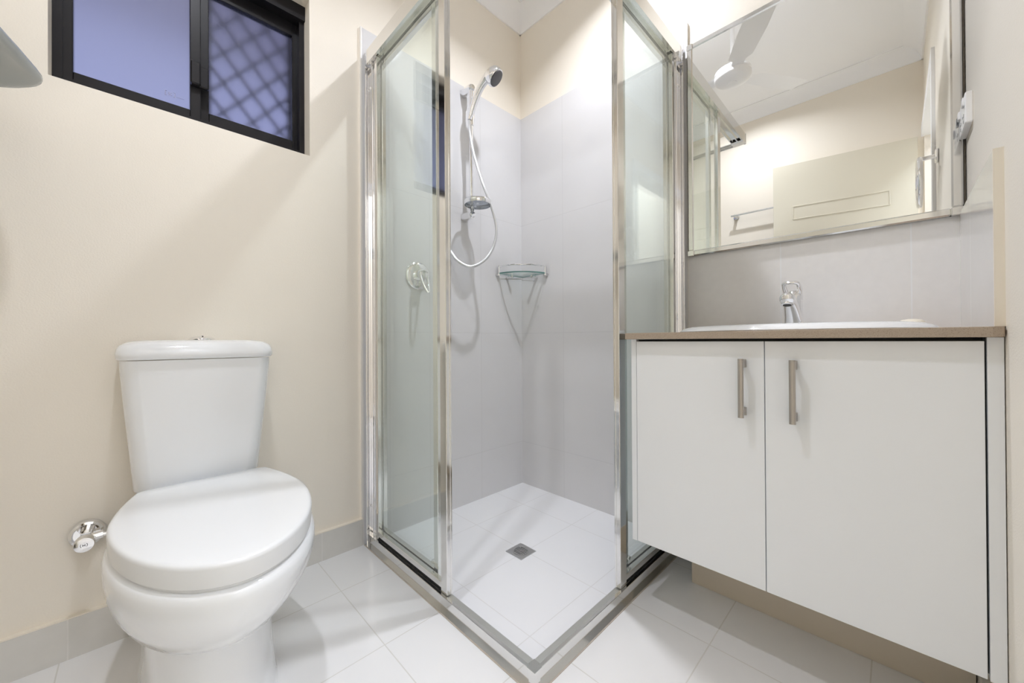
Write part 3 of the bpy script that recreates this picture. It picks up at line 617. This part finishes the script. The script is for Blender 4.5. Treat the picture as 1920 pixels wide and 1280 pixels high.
# basin mixer
bx, by, bz = 1.25, -0.098, 0.8335
tp = thing('basin_tap', 'chrome single lever mixer tap with loop handle on the basin', 'tap', (bx, by, bz))
bm = B(); rings = []
for z, r_, dy in ((-0.004, 0.0255, 0), (0.004, 0.0255, 0), (0.02, 0.0235, 0.0), (0.06, 0.0215, 0.003), (0.078, 0.0215, 0.005)):
    rings.append([(bx+r_*math.cos(2*PI*k/28), by+dy+r_*math.sin(2*PI*k/28), bz+z) for k in range(28)])
loft(bm, rings); finish('body', bm, chrome, tp, 60)
sp = smooth_path([(bx, by-0.004, bz+0.018), (bx, by-0.020, bz+0.038), (bx, by-0.046, bz+0.060), (bx, by-0.078, bz+0.076), (bx, by-0.102, bz+0.077), (bx, by-0.116, bz+0.073)], 6)
n = len(sp); bm = B(); rad = [0.0230-0.0055*math.sin(PI*i/(n-1)*0.8) for i in range(n)]
for q_, f_ in ((1, 0.32), (2, 0.62), (3, 0.80), (4, 0.91), (5, 0.97)): rad[-q_] *= f_
tube(bm, sp, rad, 22); so = finish('spout', bm, chrome, tp, 70)
av = (0, 0.30, 1)
bm = B(); lathe(bm, [(0.0150, 0.004), (0.0150, -0.008), (0.0112, -0.0095)], (bx, by-0.099, bz+0.068), av, 24); finish('aerator', bm, chrome, so)
bm = B(); lathe(bm, [(0.0102, -0.0092), (0.0102, -0.0101)], (bx, by-0.099, bz+0.068), av, 24); finish('outlet_mesh', bm, dark_gap, so)
bm = B(); loft(bm, [[(bx+r_*math.cos(2*PI*k/24), by+dy+r_*math.sin(2*PI*k/24), bz+z) for k in range(24)] for z, r_, dy in ((0.080, 0.0225, 0.005), (0.092, 0.0225, 0.006), (0.104, 0.019, 0.007), (0.111, 0.011, 0.008))])
lv = [(bx-0.014, by+0.002, bz+0.094), (bx-0.0165, by-0.016, bz+0.104), (bx-0.0175, by-0.036, bz+0.119), (bx-0.015, by-0.048, bz+0.127), (bx, by-0.052, bz+0.129), (bx+0.015, by-0.048, bz+0.127), (bx+0.0175, by-0.036, bz+0.121), (bx+0.017, by-0.014, bz+0.112), (bx+0.014, by+0.004, bz+0.100)]
lp = smooth_path(lv, 5); tube(bm, lp, [0.0048+0.0028*abs(i/(len(lp)-1)-0.5)*2 for i in range(len(lp))], 10); finish('lever', bm, chrome, tp, 60)
bm = B(); lathe(bm, [(0.004, 0), (0.004, 0.002)], (bx+0.006, by-0.018, bz+0.072), (0.3, -1, 0.1), 12); finish('indicator', bm, dark_gap, tp)

# ------------------------------------------------------------------ mirror
mi_ = thing('mirror', 'large rectangular wall mirror in bright metal frame above the basin', 'mirror', (1.25, -0.001, 1.116))
x0, x1, z0, z1, fw = 0.9075, 1.594, 1.1155, 1.930, 0.0205
def rail_box(a, b): 
    bm = B(); box(bm, a, b, 0.0035, 1); return bm
yb, yf = 0.0115, -0.016
finish('frame_rail', rail_box((x0+fw, yf, z0), (x1-fw, -0.0008, z0+fw)), satin, mi_); finish('frame_rail', rail_box((x0+fw, yf, z1-fw), (x1-fw, yb-0.001, z1)), satin, mi_)
finish('frame_stile', rail_box((x0, yf, z0+fw), (x0+fw, yb-0.013, z1-fw)), satin, mi_); finish('frame_stile', rail_box((x1-fw, yf, z0+fw), (x1, yb-0.013, z1-fw)), satin, mi_)
for cx_ in (x0, x1-fw):
    for cz_ in (z0, z1-fw):
        bm = B(); box(bm, (cx_-0.0008, yf-0.0008, cz_-0.0008), (cx_+fw+0.0008, -0.0009, cz_+fw+0.0008), 0.002); finish('frame_corner', bm, satin, mi_)
bm = B(); box(bm, (x0+fw-0.004, -0.0125, z0+fw-0.004), (x1-fw+0.004, -0.0085, z1-fw+0.004)); finish('mirror_glass', bm, mirror_glass, mi_)
bm = B(); box(bm, (x0+0.001, -0.0085, z0+0.0005), (x1+0.0012, -0.001, z1-0.0005)); finish('backing', bm, dark_gap, mi_)

# ------------------------------------------------------------------ power outlet on the right wall
po = thing('power_outlet', 'white double power outlet on the right wall beside the mirror', 'power outlet', (RX, -0.077, 1.342))
bm = B(); box(bm, (RX-0.0125, -0.134, 1.305), (RX, -0.019, 1.378), 0.0018); finish('cover_plate', bm, white_plastic, po)
for yy in (-0.118, -0.036):
    bm = B(); box(bm, (RX-0.0165, yy-0.010, 1.349), (RX-0.0120, yy+0.010, 1.369), 0.0022, 3); finish('switch', bm, white_plastic, po)
for yy in (-0.103, -0.050):
    bm = B()
    for dy, dz, rot in ((-0.007, 0.004, 0.5), (0.007, 0.004, -0.5), (0, -0.008, 0)):
        t = B(); box(t, (-0.0002, -0.001, -0.004), (0.0004, 0.001, 0.004)); merge(bm, t, Matrix.Translation((RX-0.0128, yy+dy, 1.327+dz)) @ Matrix.Rotation(rot, 4, 'X'))
    finish('socket', bm, dark_gap, po)

# ------------------------------------------------------------------ towel ring, towel rail and shelf seen in or near the mirror view
tr = thing('towel_ring', 'chrome towel ring hanging from the right wall, seen in the mirror', 'towel ring', (RX, -0.875, 1.56))
ty_, tz = -0.875, 1.557
bm = B(); box(bm, (RX-0.010, ty_-0.024, tz-0.024), (RX, ty_+0.024, tz+0.024), 0.003); finish('wall_plate', bm, chrome, tr)
bm = B(); tube(bm, [(RX-0.008, ty_, tz), (RX-0.062, ty_, tz)], 0.009, 14); finish('arm', bm, chrome, tr)
bm = B(); pts = [(RX-0.056, ty_+0.085*math.sin(2*PI*k/40), tz-0.098-0.098*-math.cos(2*PI*k/40)) for k in range(40)]
tube(bm, pts, 0.0092, 12, closed=True); finish('ring', bm, chrome, tr)

tw = thing('towel_rail', 'chrome towel rail on the wall behind the door, seen in the mirror', 'towel rail', (0.85, FY, 1.775))
rz_, ryy = 1.778, FY+0.062
bm = B(); tube(bm, [(0.548, ryy, rz_), (1.16, ryy, rz_)], 0.008, 14); finish('bar', bm, chrome, tw)
for xx in (0.572, 1.136):
    bm = B(); lathe(bm, [(0.02, 0), (0.02, 0.006), (0.011, 0.010), (0.010, 0.062)], (xx, FY, rz_), (0, 1, 0), 20); finish('bracket', bm, chrome, tw)

ws = thing('wall_shelf', 'pale grey shelf with rounded corner seen from below at upper left', 'shelf', (0.3, FY, 1.35))
out = [(0.62, FY), (0.62, -1.765), (0.56, -1.755), (0.48, -1.738), (0.40, -1.719), (0.337, -1.704), (0.307, -1.697), (0.274, -1.689), (0.236, -1.681), (0.211, -1.6755), (0.193, -1.673), (0.178, -1.6735), (0.163, -1.677), (0.149, -1.684), (0.135, -1.694), (0.118, -1.709), (0.103, -1.726), (0.090, -1.744), (0.075, -1.768), (0.065, -1.79), (0.06, -1.82), (0.06, FY)]
cc = Vector((0.33, -1.86, 0))
def inset(k, z): return [((cc+(Vector((x, y, 0))-cc)*k).x, max(FY+0.0005, (cc+(Vector((x, y, 0))-cc)*k).y), z) for x, y in out]
bm = B(); loft(bm, [inset(0.86, 1.356), inset(0.89, 1.353), inset(0.93, 1.3525), inset(0.955, 1.3525), inset(0.975, 1.354), inset(0.99, 1.357), inset(1.0, 1.361), inset(1.0, 1.366), inset(0.985, 1.370)], smooth=True); finish('tray', bm, grey_plastic, ws, 70)
bm = B(); lathe(bm, [(0.007, 0), (0.007, 0.0012)], (0.205, -1.735, 1.3562), (0, 0, -1), 14); finish('screw', bm, dark_gap, ws)
